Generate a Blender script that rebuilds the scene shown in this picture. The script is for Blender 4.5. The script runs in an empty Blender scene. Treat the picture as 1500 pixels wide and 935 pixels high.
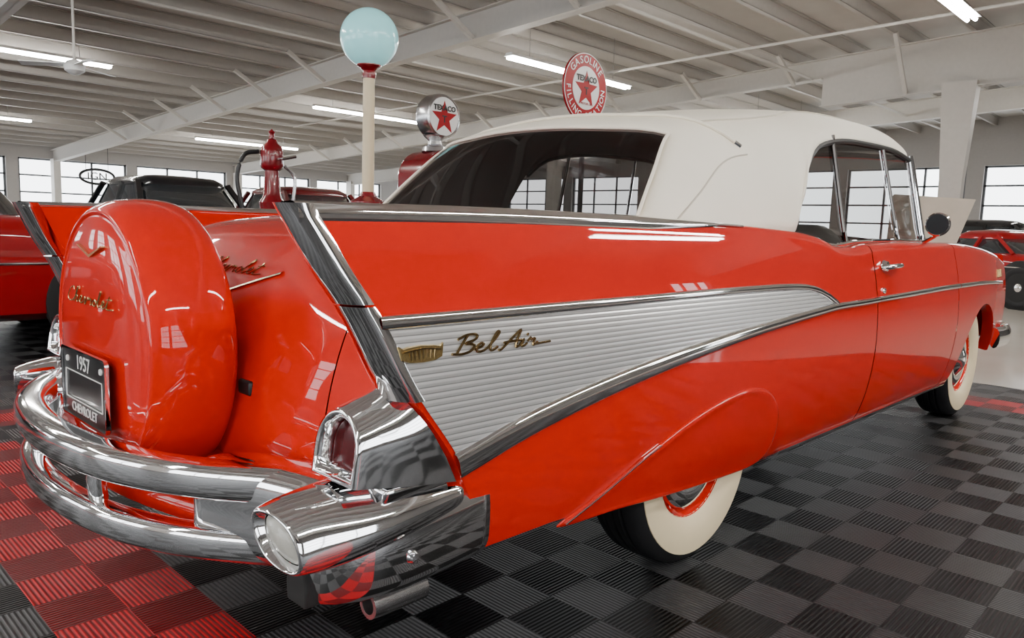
import bpy, bmesh, math, random
import numpy as np
from mathutils import Vector, Matrix
random.seed(4)
SC=bpy.context.scene; COL=SC.collection
PI=math.pi
def rad(d): return math.radians(d)
# ------------------------------------------------------------------ materials
def mat(name,col,rough=.5,metal=0,coat=0,emit=0,vary=.06,vscale=12,bump=0,bscale=200,spec=.5,cior=1.45):
    m=bpy.data.materials.new(name); m.use_nodes=True
    nt=m.node_tree; b=nt.nodes['Principled BSDF']
    c=(col[0],col[1],col[2],1)
    b.inputs['Base Color'].default_value=c
    b.inputs['Roughness'].default_value=rough; b.inputs['Metallic'].default_value=metal
    b.inputs['Coat Weight'].default_value=coat; b.inputs['Coat Roughness'].default_value=.012; b.inputs['Coat IOR'].default_value=cior
    b.inputs['Specular IOR Level'].default_value=spec
    if emit:
        b.inputs['Emission Color'].default_value=c; b.inputs['Emission Strength'].default_value=emit
    if vary or bump:
        tc=nt.nodes.new('ShaderNodeTexCoord')
    if vary:
        n=nt.nodes.new('ShaderNodeTexNoise'); n.inputs['Scale'].default_value=vscale; n.inputs['Detail'].default_value=4
        nt.links.new(tc.outputs['Object'],n.inputs['Vector'])
        mx=nt.nodes.new('ShaderNodeMix'); mx.data_type='RGBA'
        mx.inputs[6].default_value=tuple(x*(1-vary) for x in col)+(1,); mx.inputs[7].default_value=tuple(min(1,x*(1+vary)) for x in col)+(1,)
        nt.links.new(n.outputs['Fac'],mx.inputs[0]); nt.links.new(mx.outputs[2],b.inputs['Base Color'])
    if bump:
        n2=nt.nodes.new('ShaderNodeTexNoise'); n2.inputs['Scale'].default_value=bscale; n2.inputs['Detail'].default_value=5
        nt.links.new(tc.outputs['Object'],n2.inputs['Vector'])
        bp=nt.nodes.new('ShaderNodeBump'); bp.inputs['Strength'].default_value=bump; bp.inputs['Distance'].default_value=.01
        nt.links.new(n2.outputs['Fac'],bp.inputs['Height']); nt.links.new(bp.outputs['Normal'],b.inputs['Normal'])
    return m
def glass(name,tint):
    m=bpy.data.materials.new(name); m.use_nodes=True; nt=m.node_tree; nt.nodes.clear()
    o=nt.nodes.new('ShaderNodeOutputMaterial'); t=nt.nodes.new('ShaderNodeBsdfTransparent'); g=nt.nodes.new('ShaderNodeBsdfGlossy')
    t.inputs['Color'].default_value=tint+(1,); g.inputs['Roughness'].default_value=.02
    f=nt.nodes.new('ShaderNodeFresnel'); ge=nt.nodes.new('ShaderNodeNewGeometry')
    # thin pane: same reflectance from both faces
    k=nt.nodes.new('ShaderNodeMath'); k.operation='MULTIPLY_ADD'; nt.links.new(ge.outputs['Backfacing'],k.inputs[0]); k.inputs[1].default_value=1/1.6-1.6; k.inputs[2].default_value=1.6
    nt.links.new(k.outputs[0],f.inputs['IOR'])
    mx=nt.nodes.new('ShaderNodeMixShader'); nt.links.new(f.outputs[0],mx.inputs[0]); nt.links.new(t.outputs[0],mx.inputs[1]); nt.links.new(g.outputs[0],mx.inputs[2])
    nt.links.new(mx.outputs[0],o.inputs['Surface']); return m
RED=mat('red_paint',(.60,.0075,.0009),.4,0,1,vary=.02,spec=.04)
CHROME=mat('chrome',(.96,.96,.97),.05,1,vary=0)
STEEL=mat('brushed_steel',(.62,.62,.63),.25,1,vary=.05)
GOLD=mat('gold_trim',(.34,.24,.11),.22,1,vary=.04)
GOLDB=mat('bright_gold',(.62,.46,.20),.25,1,vary=.04)
BLACK=mat('black_plastic',(.012,.012,.013),.4)
DARK=mat('underside_black',(.006,.006,.006),.8)
RUBBER=mat('tyre_rubber',(.010,.010,.011),.6,bump=.1,spec=.3)
WHITEWALL=mat('whitewall_rubber',(.78,.65,.42),.5)
VINYL=mat('white_vinyl',(.95,.885,.75),.6,vary=.03,vscale=5,bump=1.0,bscale=3.0)
SEAM=mat('vinyl_piping',(.60,.55,.45),.6)
LINER=mat('grey_headliner',(.24,.21,.19),.9)
CREAM=mat('cream_enamel',(.74,.62,.40),.35)
MAROON=mat('maroon_enamel',(.20,.003,.008),.25,0,.6)
WHITE=mat('white_enamel',(.85,.85,.83),.35)
SIGNRED=mat('sign_red',(.34,.0015,.006),.35,0,.2,spec=.2)
INK=mat('black_ink',(.01,.01,.01),.5)
LENSRED=mat('red_lens',(.06,.0012,.0025),.25,0,.12,spec=.25)
LENSWHITE=mat('frosted_lens',(.40,.39,.35),.25,0,.6,bump=.2,bscale=90)
GLASS=glass('tinted_glass',(.38,.38,.375)); REARGLASS=glass('dark_rear_glass',(.46,.45,.45)); CLEAR=glass('clear_glass',(.88,.9,.9)); DKGLASS=mat('dark_car_glass',(.03,.035,.04),.05,0,1)
SEAT=mat('dark_seat_vinyl',(.05,.043,.04),.4)
BEAM=mat('grey_steel_paint',(.64,.61,.56),.55)
PURLIN=mat('purlin_galvanised',(.46,.435,.40),.5)
ROOF=mat('roof_lining',(.60,.575,.54),.8,vary=.1,vscale=2)
WALLM=mat('grey_wall_paint',(.40,.38,.36),.7)
WALLD=mat('brown_wall_paint',(.10,.092,.088),.7)
FRAME=mat('window_frame_grey',(.12,.13,.14),.5)
TUBE=mat('fluorescent_tube',(1,.97,.92),.5,emit=95,vary=0)
GLOBE=mat('milk_glass_globe',(.34,.76,.78),.2,0,.5,emit=.45,vary=.02)
PLATEBLK=mat('black_plate',(.008,.009,.009),.3,0,.2)
BLACKPAINT=mat('black_car_paint',(.008,.008,.010),.2,0,1)
REDB=mat('red_car_paint',(.28,.003,.006),.4,0,1,vary=.03,spec=.1)
DKRED=mat('dark_red_car_paint',(.12,.004,.006),.25,0,1,vary=.03)
BEIGE=mat('beige_board',(.50,.43,.35),.7)
SNOW=mat('snowy_ground',(.8,.82,.85),.9)
def rib_mat():
    m=mat('ribbed_aluminium',(.80,.80,.79),.24,.7,vary=0); nt=m.node_tree; b=nt.nodes['Principled BSDF']
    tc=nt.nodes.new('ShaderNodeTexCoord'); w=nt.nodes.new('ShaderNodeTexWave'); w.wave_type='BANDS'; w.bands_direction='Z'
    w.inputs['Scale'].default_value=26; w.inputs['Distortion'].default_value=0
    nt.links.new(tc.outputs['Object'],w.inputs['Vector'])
    bp=nt.nodes.new('ShaderNodeBump'); bp.inputs['Strength'].default_value=.28; bp.inputs['Distance'].default_value=.003
    nt.links.new(w.outputs['Fac'],bp.inputs['Height']); nt.links.new(bp.outputs['Normal'],b.inputs['Normal'])
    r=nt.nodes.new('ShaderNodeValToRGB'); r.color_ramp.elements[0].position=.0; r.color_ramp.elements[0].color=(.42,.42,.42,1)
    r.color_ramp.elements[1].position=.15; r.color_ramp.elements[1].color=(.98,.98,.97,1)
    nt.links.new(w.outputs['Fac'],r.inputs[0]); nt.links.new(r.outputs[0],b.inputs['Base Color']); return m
RIBS=rib_mat()
def floor_mat():
    m=bpy.data.materials.new('rib_tile_floor'); m.use_nodes=True; nt=m.node_tree; b=nt.nodes['Principled BSDF']
    def M(op,a,c=None):
        n=nt.nodes.new('ShaderNodeMath'); n.operation=op
        for i,v in enumerate((a,c)):
            if v is None: continue
            if isinstance(v,(int,float)): n.inputs[i].default_value=v
            else: nt.links.new(v,n.inputs[i])
        return n.outputs[0]
    def MIX(f,a,c):
        n=nt.nodes.new('ShaderNodeMix'); n.data_type='RGBA'
        for i,v in ((0,f),(6,a),(7,c)):
            if isinstance(v,tuple): n.inputs[i].default_value=v+(1,)
            elif isinstance(v,(int,float)): n.inputs[i].default_value=v
            else: nt.links.new(v,n.inputs[i])
        return n.outputs[2]
    tc=nt.nodes.new('ShaderNodeTexCoord'); sp=nt.nodes.new('ShaderNodeSeparateXYZ'); nt.links.new(tc.outputs['Object'],sp.inputs[0])
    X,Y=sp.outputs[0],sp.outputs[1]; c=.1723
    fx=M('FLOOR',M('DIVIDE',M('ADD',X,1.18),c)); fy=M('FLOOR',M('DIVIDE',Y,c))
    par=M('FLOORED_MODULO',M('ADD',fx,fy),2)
    k=2*PI/.0123
    rib=M('ADD',M('MULTIPLY',par,M('SINE',M('MULTIPLY',X,k))),M('MULTIPLY',M('SUBTRACT',1,par),M('SINE',M('MULTIPLY',Y,k))))
    rib01=M('ADD',M('MULTIPLY',rib,.5),.5)
    def band(S,a,z): return M('MULTIPLY',M('GREATER_THAN',S,a),M('LESS_THAN',S,z))
    red=M('MAXIMUM',M('MAXIMUM',band(X,-1.525,-1.18),band(X,3.3,3.645)),band(Y,2.15,2.5))
    red=M('MULTIPLY',red,M('SUBTRACT',1,band(Y,1.85,2.15)))
    tile=M('LESS_THAN',X,4.2)
    blk_sheen=MIX(par,(.002,.002,.0025),(.072,.072,.075)); red_sheen=MIX(par,(.20,.0012,.003),(.54,.003,.009))  # alternate cells lightened in colour, painting in the ribs' directional sheen
    col=MIX(red,blk_sheen,red_sheen)
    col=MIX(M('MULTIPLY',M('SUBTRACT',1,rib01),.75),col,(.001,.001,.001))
    nz=nt.nodes.new('ShaderNodeTexNoise'); nz.inputs['Scale'].default_value=1.5; nt.links.new(tc.outputs['Object'],nz.inputs['Vector'])
    conc=MIX(nz.outputs['Fac'],(.44,.40,.35),(.58,.54,.48))
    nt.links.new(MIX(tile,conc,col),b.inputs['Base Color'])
    nt.links.new(M('ADD',.14,M('MULTIPLY',tile,.28)),b.inputs['Roughness'])
    bp=nt.nodes.new('ShaderNodeBump'); bp.inputs['Strength'].default_value=.55; bp.inputs['Distance'].default_value=.003
    nt.links.new(M('MULTIPLY',rib,tile),bp.inputs['Height']); nt.links.new(bp.outputs['Normal'],b.inputs['Normal'])
    b.inputs['Specular IOR Level'].default_value=.14
    return m
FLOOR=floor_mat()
# ------------------------------------------------------------------ geometry helpers
def catmull(P,k=6,closed=False):
    P=[np.array(p,float) for p in P]; n=len(P); out=[]
    rng=range(n if closed else n-1)
    for i in rng:
        if closed: a,b,c,d=P[i-1],P[i],P[(i+1)%n],P[(i+2)%n]
        else:
            b,c=P[i],P[i+1]; a=P[i-1] if i>0 else 2*b-c; d=P[i+2] if i+2<n else 2*c-b
        for j in range(k):
            t=j/k
            out.append(.5*((2*b)+(c-a)*t+(2*a-5*b+4*c-d)*t*t+(3*b-a-3*c+d)*t**3))
    if not closed: out.append(P[-1])
    return out
def pchip(xs,ys):
    xs=np.array(xs,float); ys=np.array(ys,float); h=np.diff(xs); d=np.diff(ys)/h; m=np.zeros(len(xs)); m[0]=d[0]; m[-1]=d[-1]
    for i in range(1,len(xs)-1):
        if d[i-1]*d[i]>0:
            w1=2*h[i]+h[i-1]; w2=h[i]+2*h[i-1]; m[i]=(w1+w2)/(w1/d[i-1]+w2/d[i])
    def f(x):
        x=min(max(x,xs[0]),xs[-1]); i=min(max(int(np.searchsorted(xs,x))-1,0),len(h)-1); t=(x-xs[i])/h[i]
        return float((2*t**3-3*t*t+1)*ys[i]+(t**3-2*t*t+t)*h[i]*m[i]+(3*t*t-2*t**3)*ys[i+1]+(t**3-t*t)*h[i]*m[i+1])
    return f
class MB:
    def __init__(s): s.V=[]; s.F=[]
    def add(s,V,F):
        o=len(s.V); s.V+=[tuple(float(c) for c in v) for v in V]; s.F+=[tuple(i+o for i in f) for f in F]; return s
    def grid(s,rows,cu=False,cv=False):
        n=len(rows); m=len(rows[0]); V=[p for r in rows for p in r]; F=[]
        for i in range(n if cu else n-1):
            for j in range(m if cv else m-1):
                F.append((i*m+j,((i+1)%n)*m+j,((i+1)%n)*m+(j+1)%m,i*m+(j+1)%m))
        return s.add(V,F)
    def loft(s,rings,cap0=True,cap1=True):
        m=len(rings[0]); o=len(s.V); s.grid(rings,False,True)
        if cap0: s.F.append(tuple(o+j for j in range(m)))
        if cap1: s.F.append(tuple(o+(len(rings)-1)*m+j for j in range(m))[::-1])
        return s
    def tube(s,path,r,n=10,closed=False,up=(0,0,1),rb=None,cap=True,p=2):
        P=[np.array(q,float) for q in path]; N=len(P); rings=[]
        sp=lambda c:math.copysign(abs(c)**(2/p),c)
        for i in range(N):
            a=P[i-1] if (i>0 or closed) else P[0]; b=P[(i+1)%N] if (i<N-1 or closed) else P[-1]
            t=b-a; t/=max(np.linalg.norm(t),1e-9); u=np.array(up,float)
            if abs(t@u)>.95: u=np.array((1,0,0.)) if abs(t[0])<.9 else np.array((0,1.,0))
            sd=np.cross(t,u); sd/=np.linalg.norm(sd); uu=np.cross(sd,t)
            ra=r[i] if hasattr(r,'__len__') else r; rr=ra if rb is None else (rb[i] if hasattr(rb,'__len__') else rb)
            rings.append([P[i]+sd*ra*sp(math.cos(2*PI*k/n))+uu*rr*sp(math.sin(2*PI*k/n)) for k in range(n)])
        if closed: return s.grid(rings,True,True)
        return s.loft(rings,cap,cap)
    def lathe(s,prof,o=(0,0,0),ax='z',n=32,a0=0,a1=2*PI):
        rows=[]; full=abs(a1-a0-2*PI)<1e-6
        for k in range(n if full else n+1):
            a=a0+(a1-a0)*k/n; c,sn=math.cos(a),math.sin(a); row=[]
            for r,h in prof:
                r=max(r,1e-4)
                if ax=='z': p=(o[0]+r*c,o[1]+r*sn,o[2]+h)
                elif ax=='y': p=(o[0]+r*c,o[1]+h,o[2]+r*sn)
                else: p=(o[0]+h,o[1]+r*c,o[2]+r*sn)
                row.append(p)
            rows.append(row)
        return s.grid(rows,full,False)
    def box(s,x0,x1,y0,y1,z0,z1):
        V=[(x,y,z) for x in (x0,x1) for y in (y0,y1) for z in (z0,z1)]
        return s.add(V,[(0,1,3,2),(4,6,7,5),(0,4,5,1),(2,3,7,6),(0,2,6,4),(1,5,7,3)])
    def bar(s,a,b,w,h,up=(0,0,1)):
        a=np.array(a,float); b=np.array(b,float); t=b-a; t/=np.linalg.norm(t); u=np.array(up,float)
        if abs(t@u)>.95: u=np.array((1.,0,0))
        sd=np.cross(t,u); sd/=np.linalg.norm(sd); uu=np.cross(sd,t); R=[]
        for p in (a,b): R.append([p+sd*w/2*i+uu*h/2*j for i,j in ((-1,-1),(1,-1),(1,1),(-1,1))])
        return s.loft(R)
    def prism(s,poly,f0,f1):
        n=len(poly); V=[f0(*p) for p in poly]+[f1(*p) for p in poly]
        F=[tuple(range(n)),tuple(range(2*n-1,n-1,-1))]+[(i,(i+1)%n,n+(i+1)%n,n+i) for i in range(n)]
        return s.add(V,F)
    def build(s,name,m,parent=None,smooth=True,angle=38,bevel=0,solid=0,sub=0,label=None,inner=None):
        me=bpy.data.meshes.new(name); me.from_pydata(s.V,[],s.F); bm=bmesh.new(); bm.from_mesh(me)
        bmesh.ops.remove_doubles(bm,verts=bm.verts,dist=1e-5); bmesh.ops.recalc_face_normals(bm,faces=bm.faces); bm.to_mesh(me); bm.free()
        if smooth:
            for p in me.polygons: p.use_smooth=True
            me.set_sharp_from_angle(angle=rad(angle))
        o=bpy.data.objects.new(name,me); COL.objects.link(o); me.materials.append(m)
        if parent: o.parent=parent
        if bevel:
            d=o.modifiers.new('bevel','BEVEL'); d.width=bevel; d.segments=2; d.limit_method='ANGLE'
        if solid:
            d=o.modifiers.new('solid','SOLIDIFY'); d.thickness=solid; d.offset=-1
            if inner: me.materials.append(inner); d.material_offset=1
        if sub:
            d=o.modifiers.new('sub','SUBSURF'); d.levels=sub; d.render_levels=sub
        if label: o['label']=label
        return o
def empty(name,loc=(0,0,0),rz=0): 
    o=bpy.data.objects.new(name,None); COL.objects.link(o); o.location=loc; o.rotation_euler=(0,0,rz); o.empty_display_size=.1; return o
def tag(o,label,cat,group=None):
    o['label']=label; o['category']=cat
    if group: o['group']=group
    return o
def struct(o): o['kind']='structure'; return o
def text_mb(mb,body,size,M,align='CENTER',ext=.0015,bold=0):
    cu=bpy.data.curves.new('t','FONT'); cu.body=body; cu.size=size; cu.extrude=ext; cu.align_x=align; cu.align_y='CENTER'; cu.resolution_u=3; cu.offset=bold
    ob=bpy.data.objects.new('t',cu); COL.objects.link(ob); bpy.context.view_layer.update()
    me=bpy.data.meshes.new_from_object(ob.evaluated_get(bpy.context.evaluated_depsgraph_get()))
    mb.add([M@v.co for v in me.vertices],[tuple(p.vertices) for p in me.polygons])
    bpy.data.objects.remove(ob); bpy.data.curves.remove(cu); bpy.data.meshes.remove(me)
FACE_NY=lambda x,y,z: Matrix(((1,0,0,x),(0,0,-1,y),(0,1,0,z),(0,0,0,1)))   # reads from -y
FACE_NX=lambda x,y,z: Matrix(((0,0,-1,x),(-1,0,0,y),(0,1,0,z),(0,0,0,1)))  # reads from -x
# ------------------------------------------------------------------ camera (measured from the photograph)
f_px=1114.7; ya,pi_,ro=rad(44.034),rad(-6.910),rad(1.852); C0=(-2.016,-1.9799,1.0084)
d=np.array([math.cos(ya)*math.cos(pi_),math.sin(ya)*math.cos(pi_),math.sin(pi_)]); r0=np.array([math.sin(ya),-math.cos(ya),0]); u0=np.cross(r0,d)
Rv=math.cos(ro)*r0+math.sin(ro)*u0; Uv=-math.sin(ro)*r0+math.cos(ro)*u0
cd=bpy.data.cameras.new('camera'); cam=bpy.data.objects.new('camera',cd); COL.objects.link(cam)
cam.matrix_world=Matrix(((Rv[0],Uv[0],-d[0],C0[0]),(Rv[1],Uv[1],-d[1],C0[1]),(Rv[2],Uv[2],-d[2],C0[2]),(0,0,0,1)))
cd.sensor_width=36; cd.lens=36*f_px/1500; cd.clip_end=300; SC.camera=cam
# ------------------------------------------------------------------ world
w=bpy.data.worlds.new('world'); SC.world=w; w.use_nodes=True
bg=w.node_tree.nodes['Background']; bg.inputs[0].default_value=(.94,.97,1,1); bg.inputs[1].default_value=6.5
# ------------------------------------------------------------------ the room
XA,XB,YA,YB=-9,27,-9,32
def zroof(y): return 5.35-.05*abs(y+2)
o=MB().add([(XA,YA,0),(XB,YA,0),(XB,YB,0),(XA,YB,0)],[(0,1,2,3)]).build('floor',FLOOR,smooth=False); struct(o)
o=MB().add([(-80,-80,-.06),(120,-80,-.06),(120,130,-.06),(-80,130,-.06)],[(0,1,2,3)]).build('ground',SNOW,smooth=False); struct(o)
mb=MB()
for a,b in ((YA,-2),(-2,YB)):
    za,zb_=zroof(a),zroof(b); mb.add([(XA,a,za),(XB,a,za),(XB,b,zb_),(XA,b,zb_),(XA,a,za+.1),(XB,a,za+.1),(XB,b,zb_+.1),(XA,b,zb_+.1)],[(0,1,2,3),(7,6,5,4),(0,4,5,1),(3,2,6,7),(0,3,7,4),(1,5,6,2)])
struct(mb.build('ceiling',ROOF,smooth=False))
wn=[0]
def wall(name,axis,at,a,b,doors,z1,thick,wz=(.45,2.9),m=None):
    """wall along x (axis 'x') or y, with openings for glazed overhead doors"""
    def bx(mb,p,q,za,zb_):
        t0,t1=(at,at+thick) if thick>0 else (at+thick,at)
        if axis=='x': mb.box(p,q,t0,t1,za,zb_)
        else: mb.box(t0,t1,p,q,za,zb_)
    mb=MB(); bx(mb,a,b,0,wz[0]); bx(mb,a,b,wz[1],z1); p=a
    for (da,db) in doors:
        if da>p: bx(mb,p,da,wz[0],wz[1])
        p=db
    if p<b: bx(mb,p,b,wz[0],wz[1])
    struct(mb.build(name,m or WALLM,smooth=False))
    for (da,db) in doors:
        wn[0]+=1; mb=MB(); n=3
        mid=at+thick*.5; hw=.03
        def bx2(p,q,za,zb_):
            if axis=='x': mb.box(p,q,mid-hw,mid+hw,za,zb_)
            else: mb.box(mid-hw,mid+hw,p,q,za,zb_)
        for i in range(n+1):
            c=da+(db-da)*i/n; c=min(max(c,da+.035),db-.035); bx2(c-.035,c+.035,wz[0],wz[1])
        for i in range(5):
            c=wz[0]+(wz[1]-wz[0])*i/4; c=min(max(c,wz[0]+.035),wz[1]-.035); bx2(da,db,c-.03,c+.03)
        struct(mb.build('window_%d'%wn[0],FRAME,smooth=False))
def doors(a,b,w,g):
    out=[]; p=a
    while p+w<=b: out.append((p,p+w)); p+=w+g
    return out
wall('wall_left','x',YB,XA,XB,doors(-7,26.5,3.9,.4),3.7,.3,(.45,3.05))
wall('wall_front','y',XB,YA,YB,doors(.8,31.5,3.9,.5),5.4,.3,(.9,3.5))
wall('wall_right','x',YA,XA,XB,[(-8,-4.2),(-3.4,.4),(13.0,15.0)],5.1,-.3,(.7,3.6),WALLD)  # unseen wall, darkened to dull reflections, with openings added for fill light on the car
wall('wall_back','y',XA,YA,YB,doors(-3,31,3.8,1.6),5.4,-.3,(.4,3.2))
tn=[0]
def trim(mb,m=BEAM,**k):
    tn[0]+=1; return struct(mb.build('trim_%d'%tn[0],m,smooth=False,**k))
def rafter(x,ya,yb,depth,w=.22):
    mb=MB(); ys=[ya]+([-2] if ya<-2<yb else [])+[yb]
    for p,q in zip(ys[:-1],ys[1:]):
        dp=depth if callable(depth) else (lambda y:depth)
        t=[zroof(p)-.25,zroof(q)-.25]; b=[t[0]-dp(p),t[1]-dp(q)]
        def seg(h0,h1,g0,g1,hw):
            V=[]
            for yy,lo,hi in ((p,h0,h1),(q,g0,g1)): V+=[(x-hw,yy,lo),(x+hw,yy,lo),(x+hw,yy,hi),(x-hw,yy,hi)]
            mb.add(V,[(0,1,2,3),(7,6,5,4),(0,4,5,1),(1,5,6,2),(2,6,7,3),(3,7,4,0)])
        seg(t[0]-.02,t[0],t[1]-.02,t[1],w/2); seg(b[0],b[0]+.02,b[1],b[1]+.02,w/2); seg(b[0],t[0],b[1],t[1],.012)
    trim(mb)
for x in (-5,1.1,7.1): rafter(x,YA,YB,.48)
rafter(14.5,YA,5.0,lambda y:1.0); rafter(14.5,5.0,YB,.42); rafter(20.6,YA,YB,.55)
PS=1.15; y=-8.2
while y<31.5:
    z=zroof(y)-.125; mb=MB()
    mb.box(XA,XB,y-.006,y+.006,z-.12,z+.12); mb.box(XA,XB,y-.006,y+.075,z-.125,z-.112); mb.box(XA,XB,y-.075,y+.006,z+.108,z+.12); trim(mb,PURLIN); y+=PS
for x in (1.1,7.1,14.5):
    for i in range(1,12):
        yy=-8.2+PS*(6+2*i)
        if yy>YB-1: break
        dz=.68 if x!=14.5 or yy>5 else 1.2
        trim(MB().bar((x-.08,yy,zroof(yy)-dz-.02),(x-.95,yy,zroof(yy)-.22),.075,.075))
# steel columns
for x in (1.1,7.1,14.5,20.6): trim(MB().box(x-.12,x+.12,YB-.45,YB-.02,0,zroof(YB)-.6))
mb=MB(); mb.loft([[(14.5+sx*hw*.5,2.35+sy*hw,z) for sx,sy in ((-1,-1),(1,-1),(1,1),(-1,1))] for z,hw in ((0,.18),(2.2,.2),(4.0,.30))]); trim(mb)
for y in (12.5,): trim(MB().box(14.35,14.65,y-.15,y+.15,0,zroof(y)-.6)); trim(MB().box(20.45,20.75,y-.15,y+.15,0,zroof(y)-.75))
trim(MB().tube([(XA,5.2,4.35),(XB,5.2,4.35)],.03,8)); trim(MB().tube([(10.6,YA,4.5),(10.6,20,3.9)],.025,8)); trim(MB().tube([(XA,10.4,4.2),(XB,10.4,4.2)],.022,8))
# ------------------------------------------------------------------ ceiling lights
def ceiling_light(x0,x1,y,z,label):
    t=tag(empty('ceiling_light',((x0+x1)/2,y,z)),label,'ceiling light','fluorescent ceiling lights'); h=(x1-x0)/2
    mb=MB(); mb.prism([(-.11,.03),(.11,.03),(.06,.09),(-.06,.09)],lambda a,b:(-h,a,b),lambda a,b:(h,a,b)); mb.build('housing',WHITE,t,smooth=False)
    for s in (-1,1): MB().tube([(-h+.02,s*.05,.0),(h-.02,s*.05,.0)],.026,8).build('tube',TUBE,t)
    for s in (-1,1): MB().tube([(s*h*.7,0,.09),(s*h*.7,0,zroof(y)-z-.005)],.006,6).build('hanger',STEEL,t)
for x0,x1,y,z,l in [(-.2,3.75,15.3,4.0,'long fluorescent light running off the left frame edge beside the ceiling fan'),
  (8.95,12.8,16.1,3.95,'long fluorescent light right of the red hand pump, between globe post and pump sign'),
  (7.75,11.3,7.75,3.95,'long fluorescent light behind the round red sign, cut by the sign edge'),
  (6.3,10.0,1.12,4.0,'bright fluorescent light at the top right corner of the picture'),
  (9.2,13.0,23.9,3.6,'farthest fluorescent light above the hand pump, thin and low'),
  (.5,4.4,23.9,3.6,'short far fluorescent light at the left frame edge below the long one'),
  (-7.6,-3.9,1.1,4.0,'fluorescent light over the floor behind the red convertible, above the picture'),  # unseen fixtures outside the view, extra ones among them added to brighten
  (-3.4,.3,-5.6,3.9,'fluorescent light over the aisle beside the convertible, above the picture'),
  (1.2,4.9,-3.4,3.9,'fluorescent light over the aisle by the front wheel, above the picture'),
  (6.3,10,-5.6,3.9,'fluorescent light over the aisle toward the front wall, outside the picture'),
  (-3.4,.3,7.75,3.95,'fluorescent light over the left red car, above the picture'),
  (-7.5,-3.8,-3.0,3.95,'fluorescent light behind the viewpoint, outside the picture'),
  (-7.5,-3.8,5.0,3.95,'fluorescent light over the floor left of the bumper, outside the picture'),
  (16.5,20.2,7.75,3.95,'fluorescent light beyond the second roof beam'),
  (16.5,20.2,1.1,4.0,'fluorescent light beyond the tapered column'),
  (18,21.7,16.1,3.9,'fluorescent light far beyond the gas pump')]: ceiling_light(x0,x1,y,z,l)
# ceiling fan
fan=tag(empty('ceiling_fan',(1.65,10.5,3.08)),'white ceiling fan hanging on a long rod at the upper left','ceiling fan')
MB().tube([(0,0,.1),(0,0,zroof(10.5)-3.08-.01)],.018,8).build('rod',BEAM,fan)
MB().lathe([(0,-.1),(.06,-.09),(.13,-.04),(.14,.03),(.1,.09),(.03,.12)],n=24).build('motor',WHITE,fan)
for k in range(3):
    a=.5+k*2*PI/3; c,s=math.cos(a),math.sin(a)
    MB().add([(c*r-s*wd,s*r+c*wd,z) for r,wd,z in ((.12,-.05,.02),(.7,-.075,.0),(.7,.075,.03),(.12,.05,.05))]+[(c*r-s*wd,s*r+c*wd,z+.012) for r,wd,z in ((.12,-.05,.02),(.7,-.075,.0),(.7,.075,.03),(.12,.05,.05))],[(3,2,1,0),(4,5,6,7),(0,1,5,4),(1,2,6,5),(2,3,7,6),(3,0,4,7)]).build('blade',WHITE,fan,smooth=False)
# ================================================================== THE CONVERTIBLE
CAR=tag(empty('car'),'shiny red fin-tailed convertible with white soft top and spare wheel mounted on its rear bumper','car')
Yp=pchip([.20,.25,.30,.40,.50,.60,.70,.78,.85,.92,.98,1.04],[.83,.862,.886,.914,.929,.935,.932,.924,.912,.896,.880,.862])
def Yside(x,z):
    b=Yp(z)
    if x>2.2: b-=.075*((x-2.2)/1.5)**2
    if x<-.5: b-=.012*((-.5-x)/.85)**2
    return b
zt=pchip([-1.36,-.8,0,.5,.7,.86,1.0,1.15,1.8,2.3,3.0,3.5,3.7],[1.03,1.037,1.036,1.024,1.008,.978,.975,.988,1.0,1.0,.975,.935,.90])
rr=pchip([-1.36,0,.5,.9,1.2,3.7],[.010,.012,.03,.05,.05,.05])
zb0=pchip([-1.36,-.97,-.67,-.2,.16,.45,2.5,3.3,3.7],[.345,.345,.325,.285,.268,.255,.25,.33,.40])
def zbot(x):
    b=zb0(x); u=(x-2.95)/.46
    if abs(u)<1: b=max(b,.25+.41*math.sqrt(1-u*u))
    return b
Xr=pchip([.30,.345,.55,.725,.842,.93,1.02,1.04],[-.955,-.968,-1.067,-1.19,-1.247,-1.30,-1.345,-1.355])
def shear(s,z): return s if s>-.5 else -.5+(s+.5)*(Xr(z)+.5)/(-.85)
def BW(z): return .064+.022*(1.04-z)/.34          # bezel width
def side_panel(name,xs,sg):
    rows=[]; n=30
    for s in xs:
        zT=zt(s); r=rr(s); z0=zbot(s); col=[]
        y0=Yside(s,z0); col.append((shear(s,z0),sg*(y0-.06),z0+.006)); col.append((shear(s,z0),sg*(y0-.012),z0-.004))
        for k in range(n+1):
            z=z0+(zT-r-z0)*k/n; x=shear(s,z); col.append((x,sg*Yside(x,z),z))
        x=shear(s,zT); yr=Yside(x,zT-r)
        for a in (18,36,54,72,90): col.append((x,sg*(yr-r+r*math.cos(rad(a))),zT-r+r*math.sin(rad(a))))
        col.append((x,sg*(yr-r-.05),zT-.004)); rows.append(col)
    return MB().grid(rows).build(name,RED,CAR,angle=50)
xq=list(np.linspace(-1.35,1.155,64)); xd=list(np.linspace(1.163,2.317,26))
xf=list(np.linspace(2.325,2.488,5))+list(2.95-.46*np.cos(np.linspace(.001,PI-.001,30)))+list(np.linspace(3.43,3.69,8))
DOOR={}
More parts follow.
